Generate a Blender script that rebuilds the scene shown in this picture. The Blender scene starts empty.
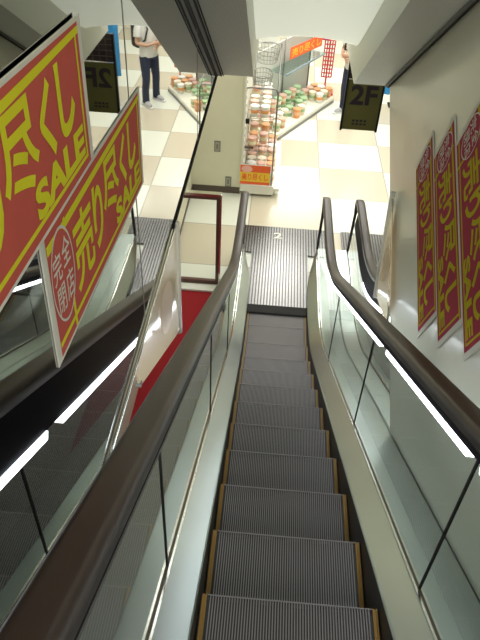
import bpy, bmesh, math, random
from mathutils import Vector, Matrix
random.seed(4)
C = bpy.context.scene.collection
ZO = 2.15                      # lower floor is z = 0
T30 = math.tan(math.radians(30))

# ------------------------------------------------------------------ materials
def mat(name, col=(.5,.5,.5), rough=.5, metal=0., spec=.5, emis=None, estr=0., noise=0., nscale=8., bump=0., coat=0., trans=0.):
    m = bpy.data.materials.new(name); m.use_nodes = True
    nt = m.node_tree; b = nt.nodes['Principled BSDF']
    b.inputs['Base Color'].default_value = (*col, 1); b.inputs['Roughness'].default_value = rough
    b.inputs['Metallic'].default_value = metal; b.inputs['Specular IOR Level'].default_value = spec
    b.inputs['Coat Weight'].default_value = coat; b.inputs['Coat Roughness'].default_value = .12
    b.inputs['Transmission Weight'].default_value = trans
    if emis: b.inputs['Emission Color'].default_value = (*emis, 1); b.inputs['Emission Strength'].default_value = estr
    if noise or bump:
        tc = nt.nodes.new('ShaderNodeTexCoord'); n = nt.nodes.new('ShaderNodeTexNoise')
        n.inputs['Scale'].default_value = nscale; n.inputs['Detail'].default_value = 5
        nt.links.new(tc.outputs['Object'], n.inputs['Vector'])
        if noise:
            mx = nt.nodes.new('ShaderNodeMix'); mx.data_type = 'RGBA'
            mx.inputs[6].default_value = (*[c*(1-noise) for c in col], 1); mx.inputs[7].default_value = (*[min(1, c*(1+noise)) for c in col], 1)
            nt.links.new(n.outputs['Fac'], mx.inputs[0]); nt.links.new(mx.outputs[2], b.inputs['Base Color'])
        if bump:
            bp = nt.nodes.new('ShaderNodeBump'); bp.inputs['Strength'].default_value = bump; bp.inputs['Distance'].default_value = .01
            nt.links.new(n.outputs['Fac'], bp.inputs['Height']); nt.links.new(bp.outputs['Normal'], b.inputs['Normal'])
    return m

def N(m, t): return m.node_tree.nodes.new(t)
def LK(m, a, b): m.node_tree.links.new(a, b)
def math_n(m, op, a, b=None):
    n = N(m, 'ShaderNodeMath'); n.operation = op
    for i, v in enumerate((a, b)):
        if v is None: continue
        if isinstance(v, (int, float)): n.inputs[i].default_value = v
        else: LK(m, v, n.inputs[i])
    return n.outputs[0]
def world_xyz(m):
    g = N(m, 'ShaderNodeNewGeometry'); s = N(m, 'ShaderNodeSeparateXYZ'); LK(m, g.outputs['Position'], s.inputs[0]); return s.outputs

def tile_mat():
    m = mat('floor_tile', (.8,.78,.7), .22, coat=.3); b = m.node_tree.nodes['Principled BSDF']
    x, y, z = world_xyz(m)
    u = math_n(m, 'DIVIDE', math_n(m, 'SUBTRACT', x, .86-9.6), .96); v = math_n(m, 'DIVIDE', math_n(m, 'SUBTRACT', y, 6.84-9.0), .9)
    ck = math_n(m, 'MODULO', math_n(m, 'ADD', math_n(m, 'FLOOR', u), math_n(m, 'FLOOR', v)), 2)
    fu = math_n(m, 'FRACT', u); fv = math_n(m, 'FRACT', v)
    gr = math_n(m, 'MAXIMUM', math_n(m, 'GREATER_THAN', math_n(m,'ABSOLUTE', math_n(m,'SUBTRACT',fu,.5)), .492), math_n(m, 'GREATER_THAN', math_n(m,'ABSOLUTE', math_n(m,'SUBTRACT',fv,.5)), .492))
    no = N(m, 'ShaderNodeTexNoise'); no.inputs['Scale'].default_value = 45; g = N(m,'ShaderNodeNewGeometry'); LK(m, g.outputs['Position'], no.inputs['Vector'])
    a = N(m, 'ShaderNodeMix'); a.data_type='RGBA'; a.inputs[6].default_value = (.62,.565,.45,1); a.inputs[7].default_value=(.79,.81,.73,1); LK(m, ck, a.inputs[0])
    c = N(m, 'ShaderNodeMix'); c.data_type='RGBA'; c.blend_type='MULTIPLY'; LK(m, a.outputs[2], c.inputs[6]); LK(m, no.outputs['Color'], c.inputs[7]); c.inputs[0].default_value=.03
    d = N(m, 'ShaderNodeMix'); d.data_type='RGBA'; LK(m, gr, d.inputs[0]); LK(m, c.outputs[2], d.inputs[6]); d.inputs[7].default_value=(.42,.40,.34,1)
    LK(m, d.outputs[2], b.inputs['Base Color'])
    return m

def stripe_mat(name, axis, period, ca, cb, rough, metal, duty=.5):
    m = mat(name, ca, rough, metal); b = m.node_tree.nodes['Principled BSDF']
    s = world_xyz(m)[axis]
    f = math_n(m, 'FRACT', math_n(m, 'DIVIDE', math_n(m, 'ADD', s, 20.), period))
    k = math_n(m, 'GREATER_THAN', f, duty)
    a = N(m, 'ShaderNodeMix'); a.data_type='RGBA'; a.inputs[6].default_value=(*ca,1); a.inputs[7].default_value=(*cb,1); LK(m, k, a.inputs[0]); LK(m, a.outputs[2], b.inputs['Base Color'])
    return m

def glass_mat(name, tint, refl=1.45, rough=.02, body=0., bodycol=(.5,.5,.5)):
    m = bpy.data.materials.new(name); m.use_nodes = True; nt = m.node_tree; nt.nodes.clear()
    o = N(m,'ShaderNodeOutputMaterial'); ge = N(m,'ShaderNodeNewGeometry'); dp = N(m,'ShaderNodeVectorMath'); dp.operation = 'DOT_PRODUCT'; LK(m, ge.outputs['Normal'], dp.inputs[0]); LK(m, ge.outputs['Incoming'], dp.inputs[1])
    k5 = math_n(m, 'POWER', math_n(m, 'SUBTRACT', 1., math_n(m, 'ABSOLUTE', dp.outputs['Value'])), 5.)
    f0 = ((refl-1)/(refl+1))**2*1.8; fr = N(m,'ShaderNodeMath'); fr.operation = 'MULTIPLY_ADD'; LK(m, k5, fr.inputs[0]); fr.inputs[1].default_value = .95-f0; fr.inputs[2].default_value = f0
    t = N(m,'ShaderNodeBsdfTransparent'); t.inputs[0].default_value=(*tint,1)
    g = N(m,'ShaderNodeBsdfGlossy'); g.inputs['Roughness'].default_value=rough; g.inputs[0].default_value=(.92,.95,.93,1)
    mx = N(m,'ShaderNodeMixShader'); LK(m, fr.outputs[0], mx.inputs[0])
    if body:
        d = N(m,'ShaderNodeBsdfPrincipled'); d.inputs['Emission Color'].default_value=(*bodycol,1); d.inputs['Emission Strength'].default_value=.12; d.inputs['Base Color'].default_value=(*bodycol,1); d.inputs['Roughness'].default_value=.3  # body glows faintly, standing in for light coming through the plate
        m2 = N(m,'ShaderNodeMixShader'); m2.inputs[0].default_value=body; LK(m,t.outputs[0],m2.inputs[1]); LK(m,d.outputs[0],m2.inputs[2]); LK(m,m2.outputs[0],mx.inputs[1])
    else: LK(m, t.outputs[0], mx.inputs[1])
    LK(m, g.outputs[0], mx.inputs[2]); LK(m, mx.outputs[0], o.inputs[0])
    return m

M = {}
M['tile'] = tile_mat()
M['cream'] = mat('cream_wall_paint', (.74,.72,.55), .55, noise=.03)
M['white'] = mat('white_paint', (.82,.82,.76), .5)
M['farwall'] = mat('pale_shop_wall', (.8,.79,.7), .6)
M['recess'] = mat('white_recess_panel_added_glow', (.88,.90,.80), .4, emis=(.95,1.,.86), estr=.38)  # faint glow added to brighten the ceiling panel, it is no lamp
M['panel'] = mat('glossy_grey_panel', (.70,.69,.57), .3, noise=.03, nscale=1.5, coat=.35)
M['beam'] = mat('grey_beam_cladding', (.78,.79,.70), .45)
M['beamface_left'] = stripe_mat('ribbed_beam_cladding_left', 0, .008, (.62,.62,.54), (.80,.80,.70), .5, .0)  # left soffit's dimmer light is put into a darker colour
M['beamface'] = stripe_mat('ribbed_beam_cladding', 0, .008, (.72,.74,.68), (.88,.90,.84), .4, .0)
M['dark'] = mat('dark_trim', (.02,.018,.018), .6, spec=.15)
M['mirror'] = mat('tinted_mirror', (.47,.475,.46), .015, 1.)
M['chrome'] = mat('brushed_chrome', (.75,.75,.72), .18, 1., noise=.05)
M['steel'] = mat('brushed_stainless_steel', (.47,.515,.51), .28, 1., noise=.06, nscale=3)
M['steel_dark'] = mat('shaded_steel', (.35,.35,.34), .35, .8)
M['rubber'] = mat('brown_black_handrail_rubber', (.045,.030,.027), .38, spec=.4)
M['housing'] = mat('handrail_guide_black', (.022,.018,.030), .6, spec=.1)
M['light'] = mat('white_tube_light', (1,1,1), .5, emis=(.88,.95,1.), estr=7.0)
M['glass'] = glass_mat('clear_balustrade_glass', (.86,.91,.88), 1.33)
M['tread'] = mat('step_valley_black', (.022,.02,.022), .5)
M['ridge'] = mat('worn_aluminium_step_ridge', (.25,.23,.235), .5, .3)
M['riser'] = stripe_mat('cleated_riser', 0, .0092, (.02,.02,.02), (.10,.095,.10), .5, .3)
M['yellow_line'] = mat('yellow_step_edge', (.28,.16,.03), .5)
M['skirt'] = mat('black_skirt', (.022,.02,.02), .4)
M['comb'] = stripe_mat('ribbed_comb_plate', 0, .034, (.06,.058,.06), (.17,.168,.17), .22, .85, .45)
M['carpet'] = mat('red_carpet', (.33,.006,.012), .95, noise=.25, nscale=120, bump=.3)
M['base'] = mat('dark_baseboard', (.10,.075,.055), .5)
M['brownrail'] = mat('maroon_brown_rail', (.12,.05,.04), .35)
M['cream_plate'] = mat('outlet_plate', (.40,.37,.28), .5)
M['grey'] = mat('outlet_grey', (.2,.2,.18), .5)
M['s_white'] = mat('sign_white_card', (.72,.70,.62), .8, spec=.08)
M['s_red'] = mat('sign_red_print', (.58,.11,.085), .8, spec=.08, noise=.08, nscale=14)
M['s_yel'] = mat('sign_yellow_print', (.74,.70,.03), .8, spec=.08)
M['s_lred'] = mat('sign_red_print_dark', (.42,.055,.085), .8, spec=.08, noise=.08, nscale=14)  # darker red than the print of the signs on the mirror
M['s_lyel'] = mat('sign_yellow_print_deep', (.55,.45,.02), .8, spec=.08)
M['acrylic'] = glass_mat('printed_acrylic', (.9,.85,.75), 1.25, .08, .92, (.86,.68,.42))
M['print'] = mat('faded_brown_print', (.75,.55,.36), .4)
M['signbrown'] = mat('smoked_olive_panel', (.14,.13,.04), .5, spec=.2, noise=.1, nscale=4)
M['signtext'] = mat('dark_maroon_lettering', (.022,.012,.016), .4)
M['jeans'] = mat('dark_blue_denim', (.018,.026,.055), .85, noise=.2, nscale=30)
M['shirt'] = mat('white_cotton_shirt', (.62,.62,.60), .8, noise=.04, nscale=10)
M['skin'] = mat('skin', (.45,.26,.17), .5)
M['hair'] = mat('black_hair', (.012,.01,.01), .5)
M['shoe'] = mat('grey_sneaker', (.45,.45,.46), .6, noise=.3, nscale=25)
M['sole'] = mat('shoe_sole', (.7,.7,.7), .6)
M['bag'] = mat('black_backpack', (.015,.014,.02), .7)
M['blue'] = mat('bright_blue_fabric', (.03,.27,.62), .6)
M['orange'] = mat('orange_banner', (.85,.13,.03), .5)
M['yel2'] = mat('yellow_price', (.85,.55,.03), .5)
M['wire'] = mat('chrome_wire', (.22,.22,.20), .4, .6)
M['rackwhite'] = mat('white_rack_metal', (.8,.79,.7), .4)
M['redwire'] = mat('red_wire_grid', (.55,.03,.04), .4)
M['pink'] = mat('magenta_packets', (.45,.03,.12), .5)
M['shelfglass'] = mat('blue_grey_shelf_edge', (.22,.30,.36), .2)
M['boardgrey'] = mat('pale_grey_board', (.48,.50,.46), .5)
M['ceil_light'] = mat('ceiling_light_diffuser', (1,1,1), .5, emis=(1,.98,.9), estr=7)
CUP = [mat('cup_'+n, c, .45) for n, c in (('white',(.78,.76,.68)), ('peach',(.72,.40,.24)), ('green',(.30,.46,.24)), ('orange',(.74,.32,.10)), ('cream',(.74,.66,.46)))]
LID = [mat('lid_'+n, c, .4) for n, c in (('white',(.82,.82,.78)), ('pink',(.74,.46,.38)), ('green',(.42,.58,.34)), ('orange',(.72,.36,.16)), ('ivory',(.8,.74,.6)))]

# ------------------------------------------------------------------ helpers
def V(x, y, z): return Vector((x, y, z + ZO))
def root(name, label, cat, loc, group=None):
    o = bpy.data.objects.new(name, None); C.objects.link(o); o.location = V(*loc); o.empty_display_size = .1
    tag(o, label, cat, group); return o
def tag(o, label, cat, group=None):
    o['label'] = label; o['category'] = cat
    if group: o['group'] = group
    return o
def wloc(o):
    v = o.location.copy()
    while o.parent: o = o.parent; v += o.location
    return v
def obj(name, bm, m, parent=None, smooth=False, org=None):
    """mesh given in raw scene coordinates; origin placed at parent's (or org)"""
    o0 = wloc(parent) if parent else (V(*org) if org else Vector((0,0,0)))
    if not isinstance(bm, bpy.types.Mesh):
        bmesh.ops.translate(bm, verts=bm.verts, vec=Vector((0,0,ZO)) - o0)
        bmesh.ops.recalc_face_normals(bm, faces=bm.faces)
        me = bpy.data.meshes.new(name); bm.to_mesh(me); bm.free()
    else: me = bm
    ms = m if isinstance(m, (list, tuple)) else [m]
    for x in ms: me.materials.append(x)
    if smooth:
        for p in me.polygons: p.use_smooth = True
    o = bpy.data.objects.new(name, me); C.objects.link(o)
    if parent: o.parent = parent
    else: o.location = o0
    return o
def struct(name, bm, m, org=None, smooth=False):
    o = obj(name, bm, m, None, smooth, org); o['kind'] = 'structure'; return o
def box(bm, x0, x1, y0, y1, z0, z1, mi=0):
    vs = [bm.verts.new((x,y,z)) for x in (x0,x1) for y in (y0,y1) for z in (z0,z1)]
    for f in ((0,1,3,2),(4,6,7,5),(0,4,5,1),(2,3,7,6),(0,2,6,4),(1,5,7,3)):
        fa = bm.faces.new([vs[i] for i in f]); fa.material_index = mi
    return bm
def Bx(*a): return box(bmesh.new(), *a)
def poly(bm, pts, mi=0):
    f = bm.faces.new([bm.verts.new(p) for p in pts]); f.material_index = mi; return f
def prism(bm, pts, d, mi=0):
    d = Vector(d); a = [bm.verts.new(p) for p in pts]; b = [bm.verts.new(Vector(p)+d) for p in pts]; n = len(pts)
    bm.faces.new(a).material_index = mi; bm.faces.new(b[::-1]).material_index = mi
    for i in range(n): bm.faces.new((a[i], a[(i+1)%n], b[(i+1)%n], b[i])).material_index = mi
    return bm
def tube(bm, pts, r, n=8, closed=False, mi=0):
    pts = [Vector(p) for p in pts]; rings = []
    for i, p in enumerate(pts):
        a = pts[i-1] if (i > 0 or closed) else p; b = pts[(i+1) % len(pts)] if (i < len(pts)-1 or closed) else p
        d = (b-a).normalized(); up = Vector((0,0,1)) if abs(d.z) < .95 else Vector((1,0,0))
        s = d.cross(up).normalized(); t = s.cross(d)
        rings.append([bm.verts.new(p + r*(math.cos(2*math.pi*k/n)*s + math.sin(2*math.pi*k/n)*t)) for k in range(n)])
    m = len(rings)
    for i in range(m if closed else m-1):
        for k in range(n):
            bm.faces.new((rings[i][k], rings[i][(k+1)%n], rings[(i+1)%m][(k+1)%n], rings[(i+1)%m][k])).material_index = mi
    if not closed: bm.faces.new(rings[0][::-1]); bm.faces.new(rings[-1])
    return bm
def sweep(bm, path, sec, closed_sec=True, cap=True, mi=0):
    """path: list of (pos, normal, side); sec: (s, n) pairs"""
    rings = [[bm.verts.new(p + s*side + n*nor) for s, n in sec] for p, nor, side in path]
    k = len(sec)
    for i in range(len(rings)-1):
        for j in range(k if closed_sec else k-1):
            bm.faces.new((rings[i][j], rings[i][(j+1)%k], rings[i+1][(j+1)%k], rings[i+1][j])).material_index = mi
    if cap and closed_sec: bm.faces.new(rings[0]); bm.faces.new(rings[-1][::-1])
    return bm
def lathe(bm, cx, cy, prof, n=12, mi=0):
    rings = [[bm.verts.new((cx+r*math.cos(2*math.pi*k/n), cy+r*math.sin(2*math.pi*k/n), z)) for k in range(n)] for r, z in prof]
    for i in range(len(rings)-1):
        for k in range(n): bm.faces.new((rings[i][k], rings[i][(k+1)%n], rings[i+1][(k+1)%n], rings[i+1][k])).material_index = mi
    bm.faces.new(rings[0][::-1]); bm.faces.new(rings[-1]); return bm
def copy_tree(o, loc=None, rotz=None):
    c = o.copy(); C.objects.link(c)
    if loc is not None: c.location = loc
    if rotz is not None: c.rotation_euler.z = rotz
    for ch in list(o.children):
        k = ch.copy(); C.objects.link(k); k.parent = c
        for g in ch.children:
            h = g.copy(); C.objects.link(h); h.parent = k
    return c
def text_mesh(body, w, h, bold=.03, shear=0.):
    """flat letters as a bmesh filling a w x h box in the XY plane"""
    cu = bpy.data.curves.new('t', 'FONT'); cu.body = body; cu.size = 1; cu.offset = bold; cu.shear = shear; cu.resolution_u = 4
    cu.fill_mode = 'FRONT'
    o = bpy.data.objects.new('t', cu); C.objects.link(o)
    dg = bpy.context.evaluated_depsgraph_get(); dg.update()
    me = bpy.data.meshes.new_from_object(o.evaluated_get(dg))
    bpy.data.objects.remove(o); bpy.data.curves.remove(cu)
    bm = bmesh.new(); bm.from_mesh(me); bpy.data.meshes.remove(me)
    if bm.verts:
        x0 = min(v.co.x for v in bm.verts); x1 = max(v.co.x for v in bm.verts); y0 = min(v.co.y for v in bm.verts); y1 = max(v.co.y for v in bm.verts)
        for v in bm.verts: v.co = Vector(((v.co.x-x0)/(x1-x0)*w, (v.co.y-y0)/(y1-y0)*h, 0))
    return bm
def lettering(items, org, u, v, n, lift):
    """items: (text, u0, v0, w, h, bold, shear)"""
    out = bmesh.new(); org, u, v, n = map(Vector, (org, u, v, n))
    for t, u0, v0, w, h, bo, sh in items:
        b = text_mesh(t, w, h, bo, sh)
        idx = {}
        for vt in b.verts: idx[vt.index] = out.verts.new(org + (u0+vt.co.x)*u + (v0+vt.co.y)*v + lift*n)
        for f in b.faces:
            try: out.faces.new([idx[q.index] for q in f.verts])
            except ValueError: pass
        b.free()
    return out

# ------------------------------------------------------------------ escalator geometry
def base(y):
    """height of the line through the step noses (raw z)"""
    zf = -2.13; yc = 2.13/T30; h = .5
    if y <= yc-h: return -T30*y
    if y >= yc+h: return zf
    s = (y-(yc-h))/(2*h); return -T30*(yc-h) - T30*2*h*(s - s*s/2)
def ys(a, b, n): return [a+(b-a)*i/(n-1) for i in range(n)]
YL = [-2.6, -1.6, -.8, 0, .8, 1.6, 2.4, 2.9] + ys(3.1, 4.3, 13)
def dpath(x, off, yl):
    out = []
    for y in yl:
        d = Vector((0, .02, base(y+.01)-base(y-.01))).normalized(); nor = Vector((0, -d.z, d.y))
        out.append((Vector((x, y, base(y)+off)), nor, Vector((1,0,0))))
    return out
def newel_path(x, off):
    p = dpath(x, off, YL + [4.6, 4.8, 4.95]); zc = base(5)+off; r = .28
    X_ = Vector((1,0,0)); yn = 4.95+r
    for k in range(1, 9):
        a = math.pi/2*k/8; nor = Vector((0, math.sin(a), math.cos(a)))
        w = 1 if k < 3 else 1-.68*(k-2)/6
        p.append((Vector((x, 4.95, zc-r)) + nor*r, nor, X_*w))
    for z, dy in ((zc-r-.1, .015), (zc-r-.25, .04), (base(5)+.13, .09)): p.append((Vector((x, yn+dy, z)), Vector((0,1,0)), X_*.32))
    return p
def hand_sec(w, n0, n1):
    return [(-w/2, n0), (-w/2, n1-.014), (-w/2+.010, n1-.003), (-w/4, n1), (w/4, n1), (w/2-.010, n1-.003), (w/2, n1-.014), (w/2, n0)]
GAPS = (.02, 1.50, 2.95)

def escalator(x0, label, steps_from, near=-2.6):
    rt = root('escalator', label, 'escalator', (x0+.32, 4.3, -2.15))
    for side in (-1, 1):
        sx = lambda d: x0+.32 + side*d                    # d measured from the step centre line
        g = sx(.445)
        # handrail belt with the newel loop
        bm = bmesh.new(); sweep(bm, newel_path(g, .965), hand_sec(.086, -.012, .035)); obj('handrail', bm, M['rubber'], rt, True)
        bm = bmesh.new(); lo = -.052 if side > 0 else -.080
        guide = [(-.026,-.052),(-.026,-.012),(.026,-.012),(.026,lo),(.018,lo),(.018,-.052)] if side > 0 else [(-.026,-.045),(-.052,-.16),(-.056,-.16),(-.040,-.012),(.026,-.012),(.026,-.052)]
        sweep(bm, newel_path(g, .965)[:-12], guide); obj('handrail_guide', bm, M['housing'], rt)
        # tube lights under the handrail
        segs = [(-2.3,-.02),(.08,1.14),(1.30,2.55),(2.68,3.75)] if side > 0 else [(-2.3,-1.2),(-1.08,.20),(.33,1.60),(1.72,2.75),(2.85,3.75)]
        for a, b in segs:
            bm = bmesh.new(); sweep(bm, dpath(g, .965, ys(a, b, 8)), [(-.027,-.076),(-.027,-.054),(.015,-.054),(.015,-.076)] if side > 0 else [(-.062,-.188),(-.062,-.160),(-.030,-.160),(-.030,-.188)]); obj('tube_light', bm, M['light'], rt)
        if side < 0:
            bm = bmesh.new(); sweep(bm, dpath(g, .965, YL + [4.6, 4.9]), [(.022,-.066),(.022,-.054),(.031,-.054),(.031,-.066)]); obj('chrome_line', bm, M['chrome'], rt)
        # glass, one pane between joints
        cuts = [near, -1.40] + list(GAPS) + [4.3]
        for a, b in zip(cuts[:-1], cuts[1:]):
            yy = ys(a+.003, b-.003, 12); bm = bmesh.new()
            top = [(g, y, base(y)+.93) for y in yy]; bot = [(g, y, base(y)+.12) for y in yy]
            if b == 4.3:
                zc = base(5)+.965-.28
                arc = [(g, 4.95+.268*math.sin(t), zc+.268*math.cos(t)) for t in [math.pi/2*k/8 for k in range(9)]] + [(g, 5.305, base(5)+.13)]
                bm.faces.new([bm.verts.new(p) for p in ([(g,4.297,base(4.3)+.93)] + arc + [(g,4.297,base(4.3)+.12)])])
            for i in range(len(yy)-1): poly(bm, [bot[i], bot[i+1], top[i+1], top[i]])
            bmesh.ops.remove_doubles(bm, verts=bm.verts, dist=1e-5)
            obj('glass_pane', bm, M['glass'], rt)
        for y in GAPS:
            obj('glass_joint', Bx(g-.004, g+.004, y-.004, y+.004, base(y)+.13, base(y)+.915), M['dark'], rt)
        # gasket at the foot of the glass
        yd = YL + [4.6, 4.9, 5.15]
        bm = bmesh.new(); sweep(bm, dpath(g, .135, yd), [(-.005,0),(-.005,.012),(.005,.012),(.005,0)]); obj('gasket', bm, M['base'] , rt)
        bm = bmesh.new(); sweep(bm, dpath(g-side*.010, .135, yd), [(-.004,0),(-.004,.012),(.004,.012),(.004,0)]); obj('chrome_bead', bm, M['chrome'], rt)
        # inner deck (steel), narrowing to the newel
        def ring(y, a, b, oa, ob):
            return [(sx(a), y, base(y)+oa), (sx(b), y, base(y)+ob)]
        def inn(y): return .328 if y < 4.72 else .328 + (.435-.328)*min(1, (y-4.72)/.63)
        bm = bmesh.new(); yy = YL + [4.45, 4.6, 4.8, 5.0, 5.2, 5.33]
        rr = [[bm.verts.new(p) for p in ((sx(inn(y)-.0), y, base(y)-.02 if y < 4.3 else -2.15), (sx(inn(y)), y, base(y)+.063), (sx(inn(y)+.006), y, base(y)+.070), (g-side*.0, y, base(y)+.137))] for y in yy]
        for a, b in zip(rr[:-1], rr[1:]):
            for k in range(3): bm.faces.new((a[k], a[k+1], b[k+1], b[k]))
        bm.faces.new(rr[-1])
        obj('inner_deck', bm, M['steel'], rt)
        # outer deck and cladding
        out = .660 if x0 < .5 else .592
        if side > 0 and x0 > .5: out = .60
        ow = lambda y: out if not (side < 0 and x0 < .5) else out - .14*min(1, max(0, (y-3.5)/.7))
        bm = bmesh.new()
        rr = [[bm.verts.new(p) for p in ((g, y, base(y)+.137), (sx(ow(y)-.01), y, base(y)+.125), (sx(ow(y)), y, base(y)+.115))] for y in yy]
        for a, b in zip(rr[:-1], rr[1:]):
            for k in range(2): bm.faces.new((a[k], a[k+1], b[k+1], b[k]))
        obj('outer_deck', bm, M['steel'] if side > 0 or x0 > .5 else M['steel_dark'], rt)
        bm = bmesh.new()
        rr = [[bm.verts.new(p) for p in ((sx(ow(y)-.001), y, base(y)+.114), (sx(ow(y)-.001), y, max(-2.149, base(y)-.75)))] for y in yy]
        for a, b in zip(rr[:-1], rr[1:]): bm.faces.new((a[0], a[1], b[1], b[0]))
        bm.faces.new([bm.verts.new(p) for p in ((g, 5.33, base(5)+.137), (sx(ow(5)-.001), 5.33, base(5)+.114), (sx(ow(5)-.001), 5.33, -2.149), (g, 5.33, -2.149))])
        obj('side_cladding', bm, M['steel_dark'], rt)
        # skirt beside the steps
        bm = bmesh.new(); rr = [[bm.verts.new(p) for p in ((sx(.3265), y, base(y)-.36), (sx(.3265), y, base(y)+.062))] for y in YL]
        for a, b in zip(rr[:-1], rr[1:]): bm.faces.new((a[0], a[1], b[1], b[0]))
        obj('skirt_panel', bm, M['skirt'], rt)
    # steps: one step with parts, then copies
    n = 65; w = .644; px = w/n
    st = bpy.data.objects.new('step', None); C.objects.link(st); st.parent = rt; st.empty_display_size = .05
    def local(name, fill, m):
        bm = bmesh.new(); fill(bm); me = bpy.data.meshes.new(name); bmesh.ops.recalc_face_normals(bm, faces=bm.faces); bm.to_mesh(me); bm.free(); me.materials.append(m)
        o = bpy.data.objects.new(name, me); C.objects.link(o); o.parent = st; return o
    def tread(bm): box(bm, -.322, .322, -.40, 0, -.03, -.006)
    def ridges(bm):
        for k in range(3, n-3):
            x = -.322 + px*(k+.5); box(bm, x-px*.19, x+px*.19, -.40, 0, -.007, 0)
        box(bm, -.30, .30, -.003, 0, -.0065, -.0002)
    def riser(bm): box(bm, -.322, .322, -.02, -.004, -.27, -.006)
    def edge(bm):
        a = .301
        prism(bm, [(a,-.40,-.006),(a,-.40,.0015),(a+.005,-.40,.0015),(a+.005,-.40,-.0045),(a+.012,-.40,-.0045),(a+.012,-.40,.0015),(a+.017,-.40,.0015),(a+.017,-.40,-.006)], (0,.40,0))
    local('tread', tread, M['tread']); local('ridges', ridges, M['ridge']); local('riser', riser, M['riser']); e1_ = local('edge_line', edge, M['yellow_line']); e2_ = e1_.copy(); C.objects.link(e2_); e2_.parent = st; e2_.location = (-.619, 0, 0)
    for i in range(steps_from, 12):
        o = st
        if i > steps_from:
            o = st.copy(); C.objects.link(o); o.parent = rt
            for ch in list(st.children): k = ch.copy(); C.objects.link(k); k.parent = o
        y = .4*i; z = base(y)
        if i >= 10: z = base(4.3) - .012
        o.location = V(x0+.322, y, z) - wloc(rt)
    # comb plate and comb
    obj('comb_plate', Bx(x0-.02, x0+.665, 4.33, 5.35, -2.16, -2.128), M['comb'], rt)
    obj('landing_plate', Bx(x0-.16, x0+.92-(.0 if x0 < .5 else .0), 5.352, 5.95, -2.16, -2.128), M['comb'], rt)
    bm = Bx(x0-.004, x0+.649, 4.20, 4.33, -2.16, -2.126)
    for k in range(40): box(bm, x0+.004+k*.016, x0+.012+k*.016, 4.185, 4.20, -2.15, -2.127)
    obj('comb', bm, M['dark'], rt)
    return rt

esc = escalator(0., 'descending escalator in the middle with dark ribbed steps and yellow edge lines', -4)
t = lettering([('2', 0, 0, .11, .13, .01, 0)], (.235, 5.68, -2.1255), (1,0,0), (0,1,0), (0,0,1), 0)
obj('floor_number', t, M['white'], esc)
esc2 = escalator(1.255, 'neighbouring escalator beyond the right glass, only its newel and handrail loop in view', -4)

# ------------------------------------------------------------------ setting
XM, XW = -.34, .98
floor = Bx(-4, 6, 4.3, 14, -2.35, -2.15)
struct('floor', floor, M['tile'])
struct('floor_pit', Bx(-2, 6, -4, 4.3, -3.4, -3.2), M['skirt'])
obj_c = obj('carpet', Bx(-.95, -.345, .6, 4.50, -2.155, -2.142), M['carpet'], org=(-.6, 2.5, -2.15)); tag(obj_c, 'red carpet strip on the floor between escalator and left wall', 'carpet')
struct('trim_1', Bx(-.95, -.275, 4.50, 4.60, -2.16, -2.12), M['white'])
struct('floor_left', Bx(-.95, -.275, -1, 4.3, -2.35, -2.156), M['tile'])
# left: low cream wall under the mirror, far wall facing the camera
struct('wall_left', Bx(-1.05, -.95, -1, 6.8, -2.15, .8), M['cream'])
struct('wall_alcove', Bx(-1.05, -.272, 6.8, 6.9, -2.15, .53), M['cream'])
struct('baseboard_left', Bx(-.95, -.94, 4.6, 6.8, -2.15, -2.10), M['base'])
struct('baseboard_alcove', Bx(-.94, -.28, 6.785, 6.8, -2.15, -2.06), M['base'])
struct('wall_alcove_side', Bx(-.36, -.272, 6.9, 9.2, -2.15, .53), M['cream'])
struct('wall_back', Bx(-4, 6, 14, 14.2, -2.15, 1.2), M['farwall'])
struct('wall_right', Bx(4.2, 4.4, -1, 14, -2.15, 1.2), M['farwall'])
struct('wall_far_left', Bx(-4.2, -4, 4.3, 14, -2.15, 1.2), M['farwall'])

def soff(y): return .535 + .577*(3.8-y)
# mirror wall
bm = bmesh.new(); prism(bm, [(XM-.02, 3.84, .53), (XM-.02, -3.2, .53), (XM-.02, -3.2, soff(-3.2)+.1), (XM-.02, 3.84, soff(3.84)+.1)], (.02,0,0))
struct('wall_mirror', bm, M['mirror'])
bm = Bx(XM-.03, XM+.008, 1.62, 3.84, .515, .534); struct('trim_mirror_edge', bm, M['dark'])
for k, y in enumerate((.87, 2.62)):
    struct('trim_%d' % (k+2), Bx(XM, XM+.0015, y-.0022, y+.0022, .53, soff(y)), M['grey'])
# right wall panel with a slanting free edge
e0 = (3.78, .56); e1 = (1.46, -.71)
bm = bmesh.new(); prism(bm, [(XW, e0[0], e0[1]), (XW, e1[0], e1[1]), (XW, 1.40, base(1.4)+.12), (XW, -3.2, base(-3.2)+.12), (XW, -3.2, soff(-3.2)+.3), (XW, 3.78, .60)], (.012,0,0))
struct('wall_stair_right', bm, M['panel'])
# soffit beams
def beam(name, xa, xb, xc):
    # xa wall side, xb inner edge near the far end, xc the inner edge high up
    bm = bmesh.new()
    pts = []
    L = [(3.8, .535), (-3.2, soff(-3.2))]
    P = [Vector((xa, 3.8, .535)), Vector((xa, -3.2, soff(-3.2))), Vector((xc, -3.2, soff(-3.2))), Vector((xb, 3.8, .535))]
    vb = [bm.verts.new(p) for p in P]; bm.faces.new(vb).material_index = 1
    up = [bm.verts.new(p + Vector((0,0,.55 if i in (1,2) else .40))) for i, p in enumerate(P)]
    bm.faces.new(up[::-1])
    for i in range(4): bm.faces.new((vb[i], vb[(i+1)%4], up[(i+1)%4], up[i]))
    # level end that carries on under the lower ceiling
    box(bm, min(xa, xb), max(xa, xb), 3.80, 4.7, .535, .935)
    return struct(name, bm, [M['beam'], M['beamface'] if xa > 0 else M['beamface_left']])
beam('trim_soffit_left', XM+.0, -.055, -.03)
beam('trim_soffit_right', XW, .712, .66)
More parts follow.
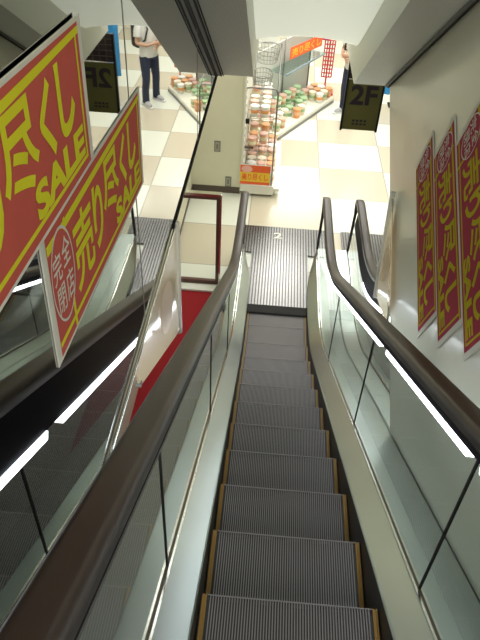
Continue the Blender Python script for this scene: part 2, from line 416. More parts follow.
# dark and metal strips where the soffits meet mirror and wall
for nm, xa, dr in (('trim_soffit_strip_left', XM, 1), ('trim_soffit_strip_right', XW, -1)):
    bm = bmesh.new()
    for a, b, d, mi in ((.0, .012, .012, 0), (.012, .034, .006, 1), (.034, .044, .010, 0), (.052, .058, .006, 0)):
        if dr < 0 and a > .03: continue
        x1, x2 = sorted((xa+dr*a, xa+dr*b))
        prism(bm, [(x1, 3.79, .535), (x2, 3.79, .535), (x2, 3.79, .535-d), (x1, 3.79, .535-d)], (0, -7.0, .577*7.0), mi)
    struct(nm, bm, [M['dark'], M['grey']])
# recessed sloping ceiling between the soffits, with the arched lower lip
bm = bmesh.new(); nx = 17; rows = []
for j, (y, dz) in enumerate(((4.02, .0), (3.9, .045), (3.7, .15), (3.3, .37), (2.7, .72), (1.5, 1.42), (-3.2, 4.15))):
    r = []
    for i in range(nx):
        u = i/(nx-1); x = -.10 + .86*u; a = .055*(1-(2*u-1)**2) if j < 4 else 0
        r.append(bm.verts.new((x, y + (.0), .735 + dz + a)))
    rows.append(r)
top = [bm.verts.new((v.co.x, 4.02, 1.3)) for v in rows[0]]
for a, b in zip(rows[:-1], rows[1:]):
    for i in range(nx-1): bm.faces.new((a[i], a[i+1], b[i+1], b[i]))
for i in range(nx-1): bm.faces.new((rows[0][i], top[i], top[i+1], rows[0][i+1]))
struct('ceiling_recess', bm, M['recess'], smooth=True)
# ceiling of the lower shop floor
struct('ceiling', Bx(-4, 6, 4.7, 14, .95, 1.05), M['white'])
struct('ceiling_edge', Bx(-.055, .712, 4.05, 4.7, 1.0, 1.05), M['white'])
struct('ceiling_side', Bx(.992, 6, 1.2, 4.7, .94, 1.05), M['white'])
struct('ceiling_left', Bx(-1.05, XM-.02, 3.84, 4.7, .535, .935), M['white'])

# ------------------------------------------------------------------ lights on the shop ceiling, and an added fill lamp
def panel_light(x, y, w, d, power, label):
    r = root('ceiling_light', label, 'ceiling light', (x, y, .93), 'recessed shop ceiling lights')
    bm = Bx(x-w/2-.03, x+w/2+.03, y-d/2-.03, y+d/2+.03, .93, .95); obj('frame', bm, M['white'], r)
    bm = Bx(x-w/2, x+w/2, y-d/2, y+d/2, .915, .93); obj('diffuser', bm, M['ceil_light'], r)
for x, y, w, d in ((.40, 9.3, .9, 1.5), (.45, 6.9, .5, 1.0), (1.9, 8.2, .5, 1.6), (2.6, 11.5, 1.4, .6), (-1.6, 11.5, 1.4, .6), (.6, 12.3, 1.4, .6), (2.9, 6.2, .5, 1.4)):
    panel_light(x, y, w, d, 0, 'white recessed ceiling light panel over the shop floor')
def area(name, loc, size, power, rot=(0,0,0), col=(1,1,.94), sy=None):
    l = bpy.data.lights.new(name, 'AREA'); l.energy = power; l.size = size; l.color = col
    if sy: l.shape = 'RECTANGLE'; l.size_y = sy
    o = bpy.data.objects.new(name, l); C.objects.link(o); o.location = V(*loc); o.rotation_euler = rot; return o
area('shop_light', (.9, 8.2, .88), 2.0, 66, sy=3.2)
area('shop_light_back', (.5, 11.8, .88), 3.5, 60, sy=1.5)
area('landing_light', (.3, 5.3, .9), .9, 20, sy=.7)
area('upper_fill', (.32, -3.1, 3.5), 1.9, 105, (math.radians(82), 0, 0), col=(1,.98,.92))  # added fill lamp behind the camera, brightens the soffit undersides
w = bpy.data.worlds.new('World'); bpy.context.scene.world = w; w.use_nodes = True
w.node_tree.nodes['Background'].inputs[0].default_value = (.80,.82,.80,1); w.node_tree.nodes['Background'].inputs[1].default_value = .38

# ------------------------------------------------------------------ sale signs
def sale_sign(org, u, v, n, label, red, yel, L=1.05, H=.35):
    org, u, v, n = map(Vector, (org, u, v, n))
    r = root('sale_sign', label, 'sign', tuple(org), 'sale signs')
    def P(a, b, l=0): return org + a*u + b*v + l*n
    bm = bmesh.new(); prism(bm, [P(0,0), P(L,0), P(L,H), P(0,H)], .003*n); obj('card', bm, M['s_white'], r)
    bm = bmesh.new(); poly(bm, [P(.028,.010,.0036), P(L-.028,.010,.0036), P(L-.028,H-.010,.0036), P(.028,H-.010,.0036)]); obj('red_field', bm, red, r)
    bm = bmesh.new()
    def strip(a0, b0, a1, b1, a2, b2, a3, b3, q=.0042): poly(bm, [P(a0,b0,q), P(a1,b1,q), P(a2,b2,q), P(a3,b3,q)])
    strip(.03, H-.062, L-.03, H-.034, L-.03, H-.018, .03, H-.038)
    strip(.03, .036, L-.05, .030, L-.05, .040, .03, .050)
    strip(.150, .012, .164, .012, .164, H-.03, .150, H-.03, .00435)
    strip(L-.060, .03, L-.049, .03, L-.049, H-.02, L-.060, H-.02, .00435)
    obj('yellow_frame', bm, yel, r)
    bm = lettering([('売', .200, .075, .170, .205, .018, 0), ('り', .385, .09, .095, .19, .03, 0), ('尽', .495, .125, .190, .175, .022, 0),
                    ('く', .705, .130, .085, .165, .04, 0), ('し', .825, .135, .115, .165, .04, 0), ('SALE', .625, .045, .355, .078, .045, 0)], org, u, v, n, .0048)
    obj('lettering', bm, yel, r)
    bm = bmesh.new(); cx, cy, a1, b1 = .110, .195, .080, .120
    for k in range(40):
        t0, t1 = 2*math.pi*k/40, 2*math.pi*(k+1)/40
        for f0, f1 in ((.97,1.03),):
            poly(bm, [P(cx+a1*f0*math.cos(t0), cy+b1*f0*math.sin(t0), .0052), P(cx+a1*f1*math.cos(t0), cy+b1*f1*math.sin(t0), .0052), P(cx+a1*f1*math.cos(t1), cy+b1*f1*math.sin(t1), .0052), P(cx+a1*f0*math.cos(t1), cy+b1*f0*math.sin(t1), .0052)])
    poly_r = obj('seal_ring', bm, M['s_white'], r)
    bm = bmesh.new()
    poly(bm, [P(cx+a1*.96*math.cos(2*math.pi*k/32), cy+b1*.96*math.sin(2*math.pi*k/32), .0046) for k in range(32)]); obj('seal_disc', bm, red, r)
    bm = lettering([('完', .046, .195, .058, .075, .008, 0), ('全', .114, .206, .058, .075, .008, 0), ('閉', .053, .108, .054, .075, .006, 0), ('店', .117, .110, .056, .078, .008, 0)], org, u, v, n, .0052)
    obj('seal_lettering', bm, M['s_white'], r)
    return r
def dirs(ang, sgn):
    a = math.radians(ang); return (0, math.cos(a)*sgn, math.sin(a)*sgn), (0, -math.sin(a), math.cos(a))
u, v = dirs(-3.6, 1)
sale_sign((XM+.001, -.058, 1.180), u, v, (1,0,0), 'lower red and yellow sale sign on the mirror, round seal fully visible', M['s_red'], M['s_yel'])
u, v = dirs(-2.4, 1)
sale_sign((XM+.0065, -.655, 1.545), u, v, (1,0,0), 'upper red and yellow sale sign on the mirror, cut by the frame edge', M['s_red'], M['s_yel'])
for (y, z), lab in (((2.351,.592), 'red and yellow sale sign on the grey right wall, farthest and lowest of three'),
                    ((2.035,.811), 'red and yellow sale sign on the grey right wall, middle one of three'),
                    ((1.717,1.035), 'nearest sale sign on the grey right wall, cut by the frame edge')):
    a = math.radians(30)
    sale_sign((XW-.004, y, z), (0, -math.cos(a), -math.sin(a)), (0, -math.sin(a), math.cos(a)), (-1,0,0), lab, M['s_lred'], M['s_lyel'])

# ------------------------------------------------------------------ triangular guard plates
def guard(x, pts, label, rail, bar, pr):
    r = root('guard_plate', label, 'guard plate', (x, pts[0][0], pts[0][1]))
    bm = bmesh.new(); prism(bm, [(x, a, b) for a, b in pts], (.006,0,0)); obj('panel', bm, M['acrylic'], r)
    for p in rail:
        bm = bmesh.new(); tube(bm, [(x+.003, a, b) for a, b in p], .0065); obj('rail', bm, M['chrome'], r, True)
    bm = bmesh.new(); tube(bm, [(x+.003, a, b) for a, b in bar], .019, 10); obj('end_bar', bm, M['rackwhite'], r, True)
    bm = bmesh.new()
    c = pr; poly(bm, [(x+(.0075 if x < 0 else -.0015), c[0]+c[2]*math.cos(t*math.pi/10)*.8-c[2]*math.sin(t*math.pi/10)*.3, c[1]+c[3]*math.sin(t*math.pi/10)) for t in range(20)]); obj('print', bm, M['print'], r)
    for a, b in pts[:2] if x > 0 else pts[1:3]:
        bm = bmesh.new(); tube(bm, [(x-.006, a, b+.02), (x+.014, a, b+.02)], .016, 10); obj('bolt', bm, M['chrome'], r)
guard(XM+.006, [(1.64, .52), (1.64, -.20), (.64, .38), (.60, .52)], 'clear triangular guard plate with beige print hanging under the mirror edge',
      [[(1.66,.522), (-.6,.522)]], [(1.66,.53), (1.66,-.22)], (1.30, .26, .20, .16))
guard(.95, [(2.70, .20), (2.55, -.50), (2.05, -.36), (2.12, -.20)], 'clear guard plate with beige print hanging beside the right wall edge',
      [[(2.70,.20), (2.02,-.32)]], [(2.71,.23), (2.53,-.52)], (2.42, -.16, .12, .15))

# ------------------------------------------------------------------ rail frame on the landing
r = root('guard_rail', 'brown and chrome guard rail frame on the landing behind the red carpet', 'railing', (-.65, 4.68, -2.15))
bm = Bx(-.945, -.355, 4.65, 4.71, -1.015, -.985); obj('top_rail', bm, M['chrome'], r)
bm = Bx(-.945, -.36, 4.652, 4.708, -1.05, -1.015); obj('top_rail_underside', bm, M['brownrail'], r)
bm = Bx(-.40, -.365, 4.66, 4.70, -2.15, -1.03); obj('post', bm, M['brownrail'], r)
bm = Bx(-.365, -.345, 4.665, 4.695, -2.15, -1.0); obj('post_trim', bm, M['chrome'], r)
bm = Bx(-.945, -.40, 4.66, 4.70, -2.15, -2.10); obj('bottom_rail', bm, M['brownrail'], r)
for x, z, s, lab in ((-.60, -1.47, .055, 'small wall switch plate on the cream alcove wall, the upper one'), (-.44, -1.98, .055, 'small wall socket on the cream alcove wall just above the baseboard')):
    r = root('wall_outlet', lab, 'wall plate', (x, 6.8, z))
    obj('surround', Bx(x-s/2-.014, x+s/2+.014, 6.789, 6.7995, z-.075, z+.075), M['grey'], r); obj('plate', Bx(x-s/2, x+s/2, 6.788, 6.799, z-.06, z+.06), M['cream_plate'], r)
    obj('socket', Bx(x-.014, x+.014, 6.784, 6.788, z-.035, z+.035), M['grey'], r)

# ------------------------------------------------------------------ hanging floor sign 2F
r = root('floor_sign', 'dark olive hanging floor sign with 2F in dark letters below the soffit', 'sign', (1.0, 5.30, .9))
obj('board', Bx(.835, 1.185, 5.285, 5.31, -.465, .05), M['signbrown'], r)
for x in (.82, 1.185): obj('side_frame', Bx(x-.003, x+.016, 5.275, 5.32, -.475, .33), M['dark'], r)
obj('upper_board', Bx(.836, 1.184, 5.29, 5.31, .06, .33), mat('dark_grid', (.05,.035,.03), .5), r)
bm = bmesh.new()
for k in range(1, 5): box(bm, .836+.07*k-.003, .836+.07*k+.003, 5.284, 5.29, .06, .33)
for k in range(1, 5): box(bm, .836, 1.184, 5.284, 5.29, .06+.055*k-.003, .06+.055*k+.003)
obj('grid', bm, mat('grid_bar', (.12,.08,.06), .5), r)
for x in (.88, 1.14):
    bm = bmesh.new(); tube(bm, [(x, 5.30, .33), (x, 5.30, .95)], .006); obj('hanger', bm, M['wire'], r)
t = lettering([('2F', .875, -.20, .27, .20, .03, 0)], (0, 5.2835, 0), (1,0,0), (0,0,1), (0,-1,0), 0); obj('lettering', t, M['signtext'], r)
bm = bmesh.new()
for k in range(4):
    box(bm, .93+.04*k, .955+.04*k, 5.282, 5.285, -.375, -.355); box(bm, .93+.04*k, .955+.04*k, 5.282, 5.285, -.410, -.392)
obj('small_marks', bm, M['signtext'], r)

# blue banner and mat behind the sign
r = root('blue_banner', 'bright blue upright fabric banner near the right shop aisle', 'banner', (2.1, 10.4, -2.15))
bm = bmesh.new()
prev = None; pts = [(2.03+.27*i/8, 10.4+.02*math.sin(i*1.7)) for i in range(9)]
for (x1, y1), (x2, y2) in zip(pts[:-1], pts[1:]): poly(bm, [(x1,y1,-1.95), (x2,y2,-1.95), (x2,y2,-.25), (x1,y1,-.25)])
bmesh.ops.remove_doubles(bm, verts=bm.verts, dist=1e-4); obj('cloth', bm, M['blue'], r, True)
bm = bmesh.new(); tube(bm, [(2.32,10.4,-2.14), (2.32,10.4,-.2)], .012); tube(bm, [(2.32,10.4,-.22),(2.02,10.4,-.22)], .008); obj('pole', bm, M['wire'], r)
obj('foot', Bx(2.17, 2.45, 10.3, 10.5, -2.15, -2.125), M['dark'], r)

# ------------------------------------------------------------------ person
def skin(name, verts, edges, radii, m, parent, sub=2, rootv=0, mats=None):
    me = bpy.data.meshes.new(name); o0 = wloc(parent)
    me.from_pydata([V(*p) - o0 for p in verts], edges, []); me.update()
    o = bpy.data.objects.new(name, me); C.objects.link(o)
    md = o.modifiers.new('s', 'SKIN'); md.use_smooth_shade = True; o.modifiers.new('ss', 'SUBSURF').levels = sub
    o.modifiers['ss'].render_levels = sub
    if not me.skin_vertices: me.attributes.new  # layer is made by the modifier
    lay = me.skin_vertices[0].data
    for i, rr in enumerate(radii): lay[i].radius = rr if isinstance(rr, tuple) else (rr, rr); lay[i].use_root = (i == rootv)
    dg = bpy.context.evaluated_depsgraph_get(); dg.update()
    nm = bpy.data.meshes.new_from_object(o.evaluated_get(dg)); bpy.data.objects.remove(o)
    nm.name = name; nm.materials.clear(); nm.materials.append(m)
    for p in nm.polygons: p.use_smooth = True
    k = bpy.data.objects.new(name, nm); C.objects.link(k); k.parent = parent
    return k
def frame(cx, cy, ang, s=1.):
    """local (forward f, left l, up z) -> raw scene coordinates"""
    f = Vector((math.cos(ang), math.sin(ang), 0)); l = Vector((-f.y, f.x, 0))
    return lambda a, b, z: tuple(Vector((cx, cy, -2.15)) + (a*f + b*l)*s + Vector((0,0,z*s)))
FA = math.radians(222)
PF = frame(1.385, 9.80, FA, .96)
pr = root('person', 'person in white T-shirt and dark jeans standing in the shop aisle, arms folded in front', 'person', (1.385, 9.80, -2.15))
bv, be, br = [], [], []
def add(p, r, prev=None):
    bv.append(PF(*p)); br.append(r); i = len(bv)-1
    if prev is not None: be.append((prev, i))
    return i
pel = add((0,0,.93), (.10,.08)); ab = add((0,0,1.08), (.095,.075), pel); ch = add((.01,0,1.27), (.14,.105), ab); sh = add((0,0,1.41), (.10,.08), ch)
nk = add((.01,0,1.50), .05, sh); hb = add((.02,0,1.56), (.07,.075), nk); hm = add((.025,0,1.64), (.08,.095), hb); ht = add((.01,0,1.71), (.065,.075), hm)
legs = {}
for s in (-1, 1):
    st_ = .07 if s > 0 else -.05
    h = add((0, .095*s, .87), .085, pel); k = add((.03+st_*.3, .125*s, .49), .058, h); c = add((0+st_*.6, .15*s, .30), .052, k); a = add((-.01+st_, .165*s, .09), .036, c); tt = add((.13+st_, .19*s, .035), .030, a)
    u1 = add((0, .165*s, 1.39), .052, sh); el = add((.03, .275*s, 1.10), .036, u1); fm = add((.15, .16*s, 1.07), .030, el); wr = add((.205, .04*s, 1.07+.03*s), .022, fm)
    hd = add((.235, -.02*s, 1.07+.03*s), (.022,.034), wr)
    for q in range(4):
        f0 = add((.26, -.035*s, 1.095+.03*s-.02*q), .0095, hd); f1 = add((.265, -.065*s, 1.098+.03*s-.021*q), .0085, f0); add((.25, -.085*s-.004*(q%2), 1.098+.03*s-.021*q), .0075, f1)
    t0 = add((.225, -.005*s, 1.115+.03*s), .011, wr); add((.24, -.03*s, 1.135+.03*s), .009, t0)
skin('body', bv, be, br, M['skin'], pr)
# head details: nose, ears, eyes, hair
bm = bmesh.new()
for p, rr in (((.112,0,1.615), .013),): bmesh.ops.create_icosphere(bm, subdivisions=2, radius=rr, matrix=Matrix.Translation(PF(*p)))
for s in (-1,1): bmesh.ops.create_icosphere(bm, subdivisions=2, radius=.02, matrix=Matrix.Translation(PF(.02,.088*s,1.62)) @ Matrix.Scale(.6, 4, (1,0,0)))
obj('nose_and_ears', bm, M['skin'], pr, True)
bm = bmesh.new()
for s in (-1,1): bmesh.ops.create_icosphere(bm, subdivisions=2, radius=.011, matrix=Matrix.Translation(PF(.100,.033*s,1.64)))
obj('eyes', bm, M['hair'], pr, True)
bm = bmesh.new(); bmesh.ops.create_icosphere(bm, subdivisions=3, radius=.105, matrix=Matrix.Translation(PF(-.008,0,1.68)))
for vv in list(bm.verts):
    c = Vector(PF(.075,0,1.60)); 
    if (vv.co-c).length < .075 or vv.co.z < -2.15+1.56*.96: bm.verts.remove(vv)
obj('hair', bm, M['hair'], pr, True)
def garment(name, pts, links, m):
    skin(name, [PF(*p[0]) for p in pts], links, [p[1] for p in pts], m, pr)
def loft(bm, rings, n=20):
    """rings: (centre local, radius a, radius b, axis 'z' or direction) -> closed tube"""
    out = []
    for i, (c, ra, rb) in enumerate(rings):
        c = Vector(c)
        d = (Vector(rings[min(i+1, len(rings)-1)][0]) - Vector(rings[max(i-1, 0)][0])).normalized()
        e1 = Vector((1,0,0)) - d*d.x; e1.normalize(); e2 = d.cross(e1)
        out.append([bm.verts.new(PF(*(c + e1*ra*math.cos(2*math.pi*k/n) + e2*rb*math.sin(2*math.pi*k/n)))) for k in range(n)])
    for a, b in zip(out[:-1], out[1:]):
        for k in range(n): bm.faces.new((a[k], a[(k+1)%n], b[(k+1)%n], b[k]))
    bm.faces.new(out[0][::-1]); bm.faces.new(out[-1])
def remeshed(name, bm, m, parent, vox):
    o = obj(name, bm, m, parent); md = o.modifiers.new('r', 'REMESH'); md.mode = 'VOXEL'; md.voxel_size = vox; md.use_smooth_shade = True
    sm = o.modifiers.new('s', 'SMOOTH'); sm.iterations = 4
    dg = bpy.context.evaluated_depsgraph_get(); dg.update(); nm = bpy.data.meshes.new_from_object(o.evaluated_get(dg)); nm.name = name
    o.modifiers.clear(); o.data = nm
    for p in nm.polygons: p.use_smooth = True
    return o
bm = bmesh.new()
loft(bm, [((0,0,.84),.125,.185), ((.005,0,.93),.128,.182), ((.01,0,1.05),.122,.178), ((.015,0,1.20),.125,.190), ((.01,0,1.32),.118,.195), ((0,0,1.40),.095,.165), ((0,0,1.455),.065,.075)])
for q in (-1, 1): loft(bm, [((0,.10*q,1.385),.070,.062), ((0,.18*q,1.375),.076,.070), ((.01,.225*q,1.29),.072,.066), ((.022,.248*q,1.19),.068,.062)])
remeshed('shirt', bm, M['shirt'], pr, .012)
bm = bmesh.new()
loft(bm, [((0,0,.985),.112,.158), ((0,0,.90),.122,.172), ((0,0,.80),.118,.170)])
for q in (-1, 1):
    st_ = .07 if q > 0 else -.05
    loft(bm, [((0,.085*q,.90),.10,.085), ((0,.095*q,.80),.105,.092), ((.015+st_*.2,.11*q,.64),.090,.082), ((.03+st_*.4,.128*q,.46),.074,.068), ((0+st_*.7,.152*q,.26),.070,.064), ((-.005+st_,.165*q,.05),.070,.064)])
remeshed('jeans', bm, M['jeans'], pr, .012)
for s in (-1, 1):
    st_ = .07 if s > 0 else -.05
    k = skin('shoe', [PF(-.055+st_, .165*s, .055), PF(.03+st_, .17*s, .06), PF(.11+st_, .18*s, .045), PF(.185+st_, .19*s, .038)], [(0,1),(1,2),(2,3)], [.045,.05,.045,.036], M['shoe'], pr)
    bm = bmesh.new(); c = [(-.10,-.035),(-.10,.035),(.10,.05),(.20,.035),(.225,0),(.20,-.035),(.10,-.05)]
    prism(bm, [PF(a+st_, .165*s+.12*max(0,a)*s+b, .003) for a, b in c], (0,0,.022)); obj('shoe_sole', bm, M['sole'], pr)
bg = root('backpack', 'black backpack worn by the person in the white T-shirt', 'backpack', PF(-.2,0,1.2))
bm = bmesh.new(); bmesh.ops.create_cube(bm, size=1)
bmesh.ops.bevel(bm, geom=bm.edges[:]+bm.verts[:], offset=.22, segments=4, profile=.6, affect='EDGES')
ff = Vector(PF(1,0,0))-Vector(PF(0,0,0)); c = Vector(PF(-.215,0,1.17))
for vv in bm.verts:
    a, b, z = vv.co; vv.co = c + Vector((math.cos(FA), math.sin(FA),0))*a*.17 + Vector((-math.sin(FA), math.cos(FA),0))*b*.30 + Vector((0,0,z*.44))
obj('pack', bm, M['bag'], bg, True)
for s in (-1, 1):
    bm = bmesh.new(); tube(bm, [PF(-.16,.09*s,1.36), PF(-.06,.10*s,1.475), PF(.06,.11*s,1.46), PF(.155,.12*s,1.33), PF(.12,.155*s,1.15), PF(-.12,.14*s,1.02)], .016, 8); obj('strap', bm, M['bag'], bg, True)

# ------------------------------------------------------------------ rolling display rack at the left
r = root('display_rack', 'rolling white wire display rack full of cups against the alcove wall', 'display rack', (0, 7.6, -2.15))
obj('deck', Bx(-.24, .27, 6.76, 8.30, -2.06, -2.02), M['rackwhite'], r)
bm = bmesh.new()
obj('front_apron', Bx(-.24, .19, 6.74, 6.76, -2.11, -1.98), M['rackwhite'], r)
bm = bmesh.new(); prism(bm, [(-.268,6.74,-2.08), (-.268,8.3,-2.08), (-.268,8.3,-.45), (-.268,6.74,-.45)], (.028,0,0)); obj('side_panel', bm, M['rackwhite'], r)
bm = bmesh.new()
for k in range(14): box(bm, -.240, -.236, 6.77, 6.80, -1.9+.1*k, -1.87+.1*k)
obj('slots', bm, M['grey'], r)
bm = bmesh.new()
pts = [(.155,6.78,-2.03), (.155,6.78,-.72)] + [(.155-.06*(1-math.cos(a)), 6.78, -.72+.07*math.sin(a)) for a in (.4,.8,1.2,1.57)] + [(-.18,6.78,-.65), (-.24,6.78,-.66)]
tube(bm, pts, .011); obj('front_hoop', bm, M['wire'], r, True)
bm = bmesh.new(); tube(bm, [(.155,8.25,-2.03), (.155,8.25,-.55), (-.24,8.25,-.55)], .011); tube(bm, [(.155,6.78,-.72),(.155,8.25,-.6)], .008); obj('rear_hoop', bm, M['wire'], r, True)
for k, (z, y0, y1) in enumerate(((-1.60, 7.0, 8.22), (-1.18, 7.1, 8.22))):
    bm = bmesh.new()
    for i in range(9): x = -.235 + .35*i/8; tube(bm, [(x,y0,z),(x,y1,z)], .003, 5)
    for i in range(5): y = y0+(y1-y0)*i/4; tube(bm, [(-.24,y,z),(.12,y,z)], .004, 5)
    obj('wire_shelf', bm, M['wire'], r)
obj('clip', Bx(-.238, -.12, 6.77, 6.79, -1.46, -1.43), M['base'], r); obj('clip', Bx(-.238, -.19, 6.77, 6.80, -1.12, -1.06), M['dark'], r)
for x, y in ((.15, 6.80), (-.18, 6.80), (.15, 8.2), (-.18, 8.2)):
    ca = None; bm = bmesh.new(); tube(bm, [(x-.014, y, -2.122), (x+.014, y, -2.122)], .027, 14); obj('caster', bm, M['dark'], r, True)
# price sign on its front
ps = root('price_sign', 'small red and yellow price sign on the front of the rolling rack', 'sign', (-.06, 6.72, -1.98))
sx0, sx1, sz0, sz1 = -.285, .140, -1.965, -1.665
obj('card', Bx(sx0, sx1, 6.722, 6.730, sz0, sz1), M['s_white'], ps)
bm = bmesh.new(); poly(bm, [(sx0+.008,6.7215,sz0+.008),(sx1-.008,6.7215,sz0+.008),(sx1-.008,6.7215,sz1-.008),(sx0+.008,6.7215,sz1-.008)]); obj('red_field', bm, M['orange'], ps)
bm = bmesh.new(); poly(bm, [(sx0+.008,6.7208,sz0+.05),(sx1-.008,6.7208,sz0+.05),(sx1-.008,6.7208,sz0+.19),(sx0+.008,6.7208,sz0+.19)]); obj('yellow_band', bm, M['yel2'], ps)
t = lettering([('売り尽くし', .03, .07, .36, .10, .03, 0)], (sx0, 6.7200, sz0), (1,0,0), (0,0,1), (0,-1,0), 0); obj('lettering', t, M['orange'], ps)
bm = bmesh.new(); poly(bm, [(sx0+.10+.075*math.cos(a*math.pi/12), 6.7195, sz0+.235+.05*math.sin(a*math.pi/12)) for a in range(24)]); obj('round_seal', bm, mat('pale_pink_seal', (.85,.45,.38), .5), ps)
# wire baskets standing on the rack
def basket(cx, cy, z, w, d, h, lab):
    b = root('wire_basket', lab, 'basket', (cx, cy, z))
    bm = bmesh.new()
    for zz, sc in ((0, .8), (h*.33, .87), (h*.66, .94), (h, 1.)):
        tube(bm, [(cx+w/2*sc*math.cos(a*math.pi/10), cy+d/2*sc*math.sin(a*math.pi/10), z+zz) for a in range(20)], .004 if zz < h else .007, 5, True)
    obj('hoops', bm, M['wire'], b); bm = bmesh.new()
    for a in range(20):
        c, s = math.cos(a*math.pi/10), math.sin(a*math.pi/10); tube(bm, [(cx+w/2*.8*c, cy+d/2*.8*s, z), (cx+w/2*c, cy+d/2*s, z+h)], .0028, 5)
    for k in range(-3, 4): x = cx+w/2*.8*k/4; e = d/2*.8*math.sqrt(1-(k/4)**2); tube(bm, [(x, cy-e, z), (x, cy+e, z)], .0028, 5)
    obj('ribs', bm, M['wire'], b)
basket(-.07, 7.35, -.82, .28, .40, .16, 'round wire basket on top of the rolling rack, the nearer and lower')
basket(-.03, 7.85, -.66, .34, .42, .18, 'round wire basket on top of the rolling rack, the farther and higher')

# cups
def make_cup(ci, li, rr, h, lab, group):
    c = root('snack_cup', lab, 'cup', (0,0,0), group)
    bm = bmesh.new(); lathe(bm, 0, 0, [(rr*.82,0), (rr*.9,h*.3), (rr,h*.86), (rr,h*.88)], 14); obj('cup', bm, [CUP[ci]], c, True)
    bm = bmesh.new(); lathe(bm, 0, 0, [(rr*1.04,h*.88), (rr*1.07,h*.90), (rr*1.07,h*.97), (rr*.96,h)], 14); obj('lid', bm, [LID[li]], c)
    bm = bmesh.new(); lathe(bm, 0, 0, [(rr*.925,h*.34), (rr*.99,h*.66)], 14); obj('band', bm, [CUP[(ci+3) % 5]], c)
    return c
names = ['white', 'peach', 'green', 'orange', 'cream']
proto = {}
def cup(ci, x, y, z, where, group, s=1.):
    key = (ci, group)
    lab = '%s lidded snack cup %s' % (names[ci], where)
    if key not in proto:
        o = make_cup(ci, ci, .046, .115, lab, group); proto[key] = o
    else: o = copy_tree(proto[key])
    o.location = V(x, y, z); o.rotation_euler.z = random.random()*6; o.scale = (s, s, s)
for iy in range(9):
    for ix in range(3):
        if random.random() < .08: continue
        cup(random.choice([0,1,1,3,4,4,0]), -.155+.142*ix+random.uniform(-.004,.004), 6.92+.150*iy, -2.019, 'on the bottom deck of the rolling rack', 'cups on the bottom deck of the rolling rack', 1.35)
for iy in range(7):
    for ix in range(2):
        if random.random() < .12: continue
        cup(random.choice([0,1,3,4,0]), -.15+.15*ix+random.uniform(-.01,.01), 7.12+.155*iy, -1.596, 'on the wire middle shelf of the rolling rack', 'cups on the middle shelf of the rolling rack', 1.3)
for iy in range(6):
    for ix in range(2):
        if random.random() < .2: continue
        cup(random.choice([0,1,4,0]), -.15+.15*ix+random.uniform(-.01,.01), 7.18+.165*iy, -1.176, 'on the wire top shelf of the rolling rack', 'cups on the top shelf of the rolling rack', 1.3)

# ------------------------------------------------------------------ angled gondola shelf
G0 = Vector((.20, 8.58, 0)); G1 = Vector((1.17, 10.37, 0)); gd = (G1-G0).normalized(); gn = Vector((-gd.y, gd.x, 0)); GL = (G1-G0).length
def GP(a, b, z): p = G0 + gd*a + gn*b; return (p.x, p.y, z)
r = root('gondola_shelf', 'long white angled display shelf with pale back board in the shop', 'shelf', tuple(GP(GL/2, 0, -2.15)))
bm = bmesh.new(); prism(bm, [GP(0,0,-2.15), GP(GL,0,-2.15), GP(GL,.56,-2.15), GP(0,.56,-2.15)], (0,0,.10)); obj('base', bm, M['rackwhite'], r)
bm = bmesh.new(); prism(bm, [GP(0,-.012,-2.15), GP(GL,-.012,-2.15), GP(GL,-.002,-2.15), GP(0,-.002,-2.15)], (0,0,.045)); obj('kick_strip', bm, M['grey'], r)
bm = bmesh.new(); prism(bm, [GP(.1,.54,-2.05), GP(GL-.05,.54,-2.05), GP(GL-.05,.57,-2.05), GP(.1,.57,-2.05)], (0,0,1.12)); obj('back_board', bm, M['boardgrey'], r)
bm = bmesh.new(); prism(bm, [GP(.55,.24,-1.31), GP(1.95,.24,-1.31), GP(1.95,.54,-1.31), GP(.55,.54,-1.31)], (0,0,.012)); obj('glass_shelf', bm, glass_mat('glass_shelf', (.75,.85,.85), 1.5), r)
bm = bmesh.new(); prism(bm, [GP(.55,.225,-1.325), GP(1.95,.225,-1.325), GP(1.95,.24,-1.325), GP(.55,.24,-1.325)], (0,0,.03)); obj('shelf_edge', bm, M['shelfglass'], r)
for a in (.10, 1.02, GL-.06):
    bm = bmesh.new(); tube(bm, [GP(a,.53,-2.05), GP(a,.53,-.9)], .012); obj('upright', bm, M['wire'], r, True)
for a in range(12):
    for b in range(3):
        if random.random() < .25 and b < 2: continue
        ci = 2 if (  .25 < a/12 < .7 and b > 0) else random.choice([0,1,3,4,1])
        x, y, _ = GP(.13+.168*a, .10+.145*b+(.0 if b == 2 else random.uniform(-.0,.0)), 0)
        cup(ci, x, y, -2.049, 'on the angled white shelf', 'cups on the angled white shelf', 1.4)
for a in range(6):
    x, y, _ = GP(.13+.168*(a+2), .39, 0); cup(2 if a % 2 else 1, x, y, -1.885, 'stacked in the back row of the angled shelf', 'stacked cups in the back row of the angled shelf', 1.4)
b = root('price_banner', 'orange price banner with yellow marks above the angled shelf', 'banner', (.55, 9.8, -1.0))
P0 = Vector((.30, 9.38, -1.13)); P1 = Vector((.83, 10.22, -1.13)); pu = (P1-P0).normalized(); pn = Vector((pu.y, -pu.x, 0)); pl = (P1-P0).length
bm = bmesh.new(); prism(bm, [P0, P1, P1+Vector((0,0,.19)), P0+Vector((0,0,.19))], pn*.006); obj('card', bm, M['orange'], b)
t = lettering([('売り尽くし', .05, .03, pl-.1, .13, .02, 0)], P0, pu, (0,0,1), pn, .0075); obj('lettering', t, M['yel2'], b)
for s in (.03, pl-.03):
    q = P0+pu*s; bm = bmesh.new(); tube(bm, [tuple(q - pn*.006 + Vector((0,0,-.0))), tuple(q - pn*.006 + Vector((0,0,.19)))], .005); obj('clip_rod', bm, M['wire'], b)
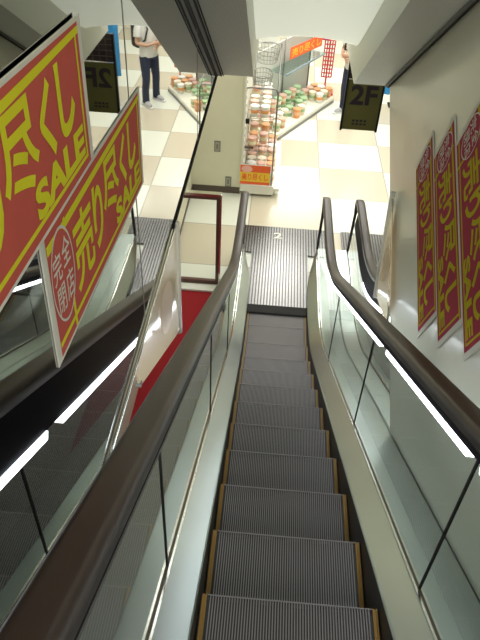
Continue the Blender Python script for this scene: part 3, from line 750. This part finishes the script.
# white display board behind the rolling rack
wb = root('white_display_board', 'bright white upright board standing behind the wire baskets', 'board', (-.03, 9.9, -2.15))
obj('board', Bx(-.20, .10, 9.88, 9.90, -2.10, -.80), M['white'], wb)
for x in (-.18, .08): obj('foot', Bx(x-.015, x+.015, 9.75, 10.05, -2.15, -2.10), M['wire'], wb)
# red wire grid with packets
rg = root('red_grid_rack', 'red wire grid rack hung with magenta packets at the far end of the shelf', 'rack', (1.02, 10.8, -2.15))
bm = bmesh.new()
for k in range(5): tube(bm, [(.93+.045*k, 10.8, -1.85), (.93+.045*k, 10.8, -.75)], .012, 6)
for k in range(16): tube(bm, [(.93, 10.8, -1.85+.072*k), (1.11, 10.8, -1.85+.072*k)], .012, 6)
obj('grid', bm, M['redwire'], rg)
bm = bmesh.new(); tube(bm, [(1.02,10.82,-2.14),(1.02,10.82,-.7)], .015); obj('pole', bm, M['redwire'], rg)
obj('foot', Bx(.86, 1.18, 10.7, 10.94, -2.15, -2.12), M['redwire'], rg)
for k in range(6):
    x, z = .74+.07*(k % 4), -1.10-.10*(k//4)
    bm = bmesh.new(); poly_pts = [(x-.03,10.60,z-.05),(x+.03,10.60,z-.05),(x+.032,10.60,z+.04),(x,10.60,z+.055),(x-.032,10.60,z+.04)]; prism(bm, poly_pts, (0,.02,0))
    p = obj('snack_packet', bm, M['pink'], org=(x, 10.6, z)); tag(p, 'magenta snack packet hanging beside the red grid rack', 'packet', 'magenta packets by the red grid')
bm = bmesh.new(); tube(bm, [(.70,10.61,-1.035),(1.0,10.63,-1.035)], .006); tube(bm, [(1.0,10.63,-1.035),(1.0,10.80,-1.035)], .006); obj('hook_bar', bm, M['wire'], rg)

# ------------------------------------------------------------------ camera
cam = bpy.data.cameras.new('camera'); co = bpy.data.objects.new('camera', cam); C.objects.link(co)
X = Vector((0.9965131933911221, 0.07299475619413062, 0.040413128629041936)); U = Vector((-0.07809985314904602, 0.6456364923975024, 0.7596406601958239)); F = Vector((-0.029357594171278867, 0.7601481995327024, -0.6490861625482901))
mw = Matrix(((X.x,U.x,-F.x,0),(X.y,U.y,-F.y,0),(X.z,U.z,-F.z,0),(0,0,0,1))); mw.translation = V(.13026502, -1.10706145, 2.27019112)
co.matrix_world = mw
cam.sensor_fit = 'VERTICAL'; cam.sensor_height = 24; cam.lens = 24*633.81/640; cam.clip_start = .02
bpy.context.scene.camera = co
bpy.context.scene.view_settings.view_transform = 'Standard'
bpy.context.scene.view_settings.exposure = .1
bpy.context.scene.cycles.sample_clamp_indirect = 4; bpy.context.scene.cycles.caustics_reflective = False; bpy.context.scene.cycles.caustics_refractive = False
bpy.context.scene.cycles.max_bounces = 12; bpy.context.scene.cycles.transparent_max_bounces = 24; bpy.context.scene.cycles.glossy_bounces = 8
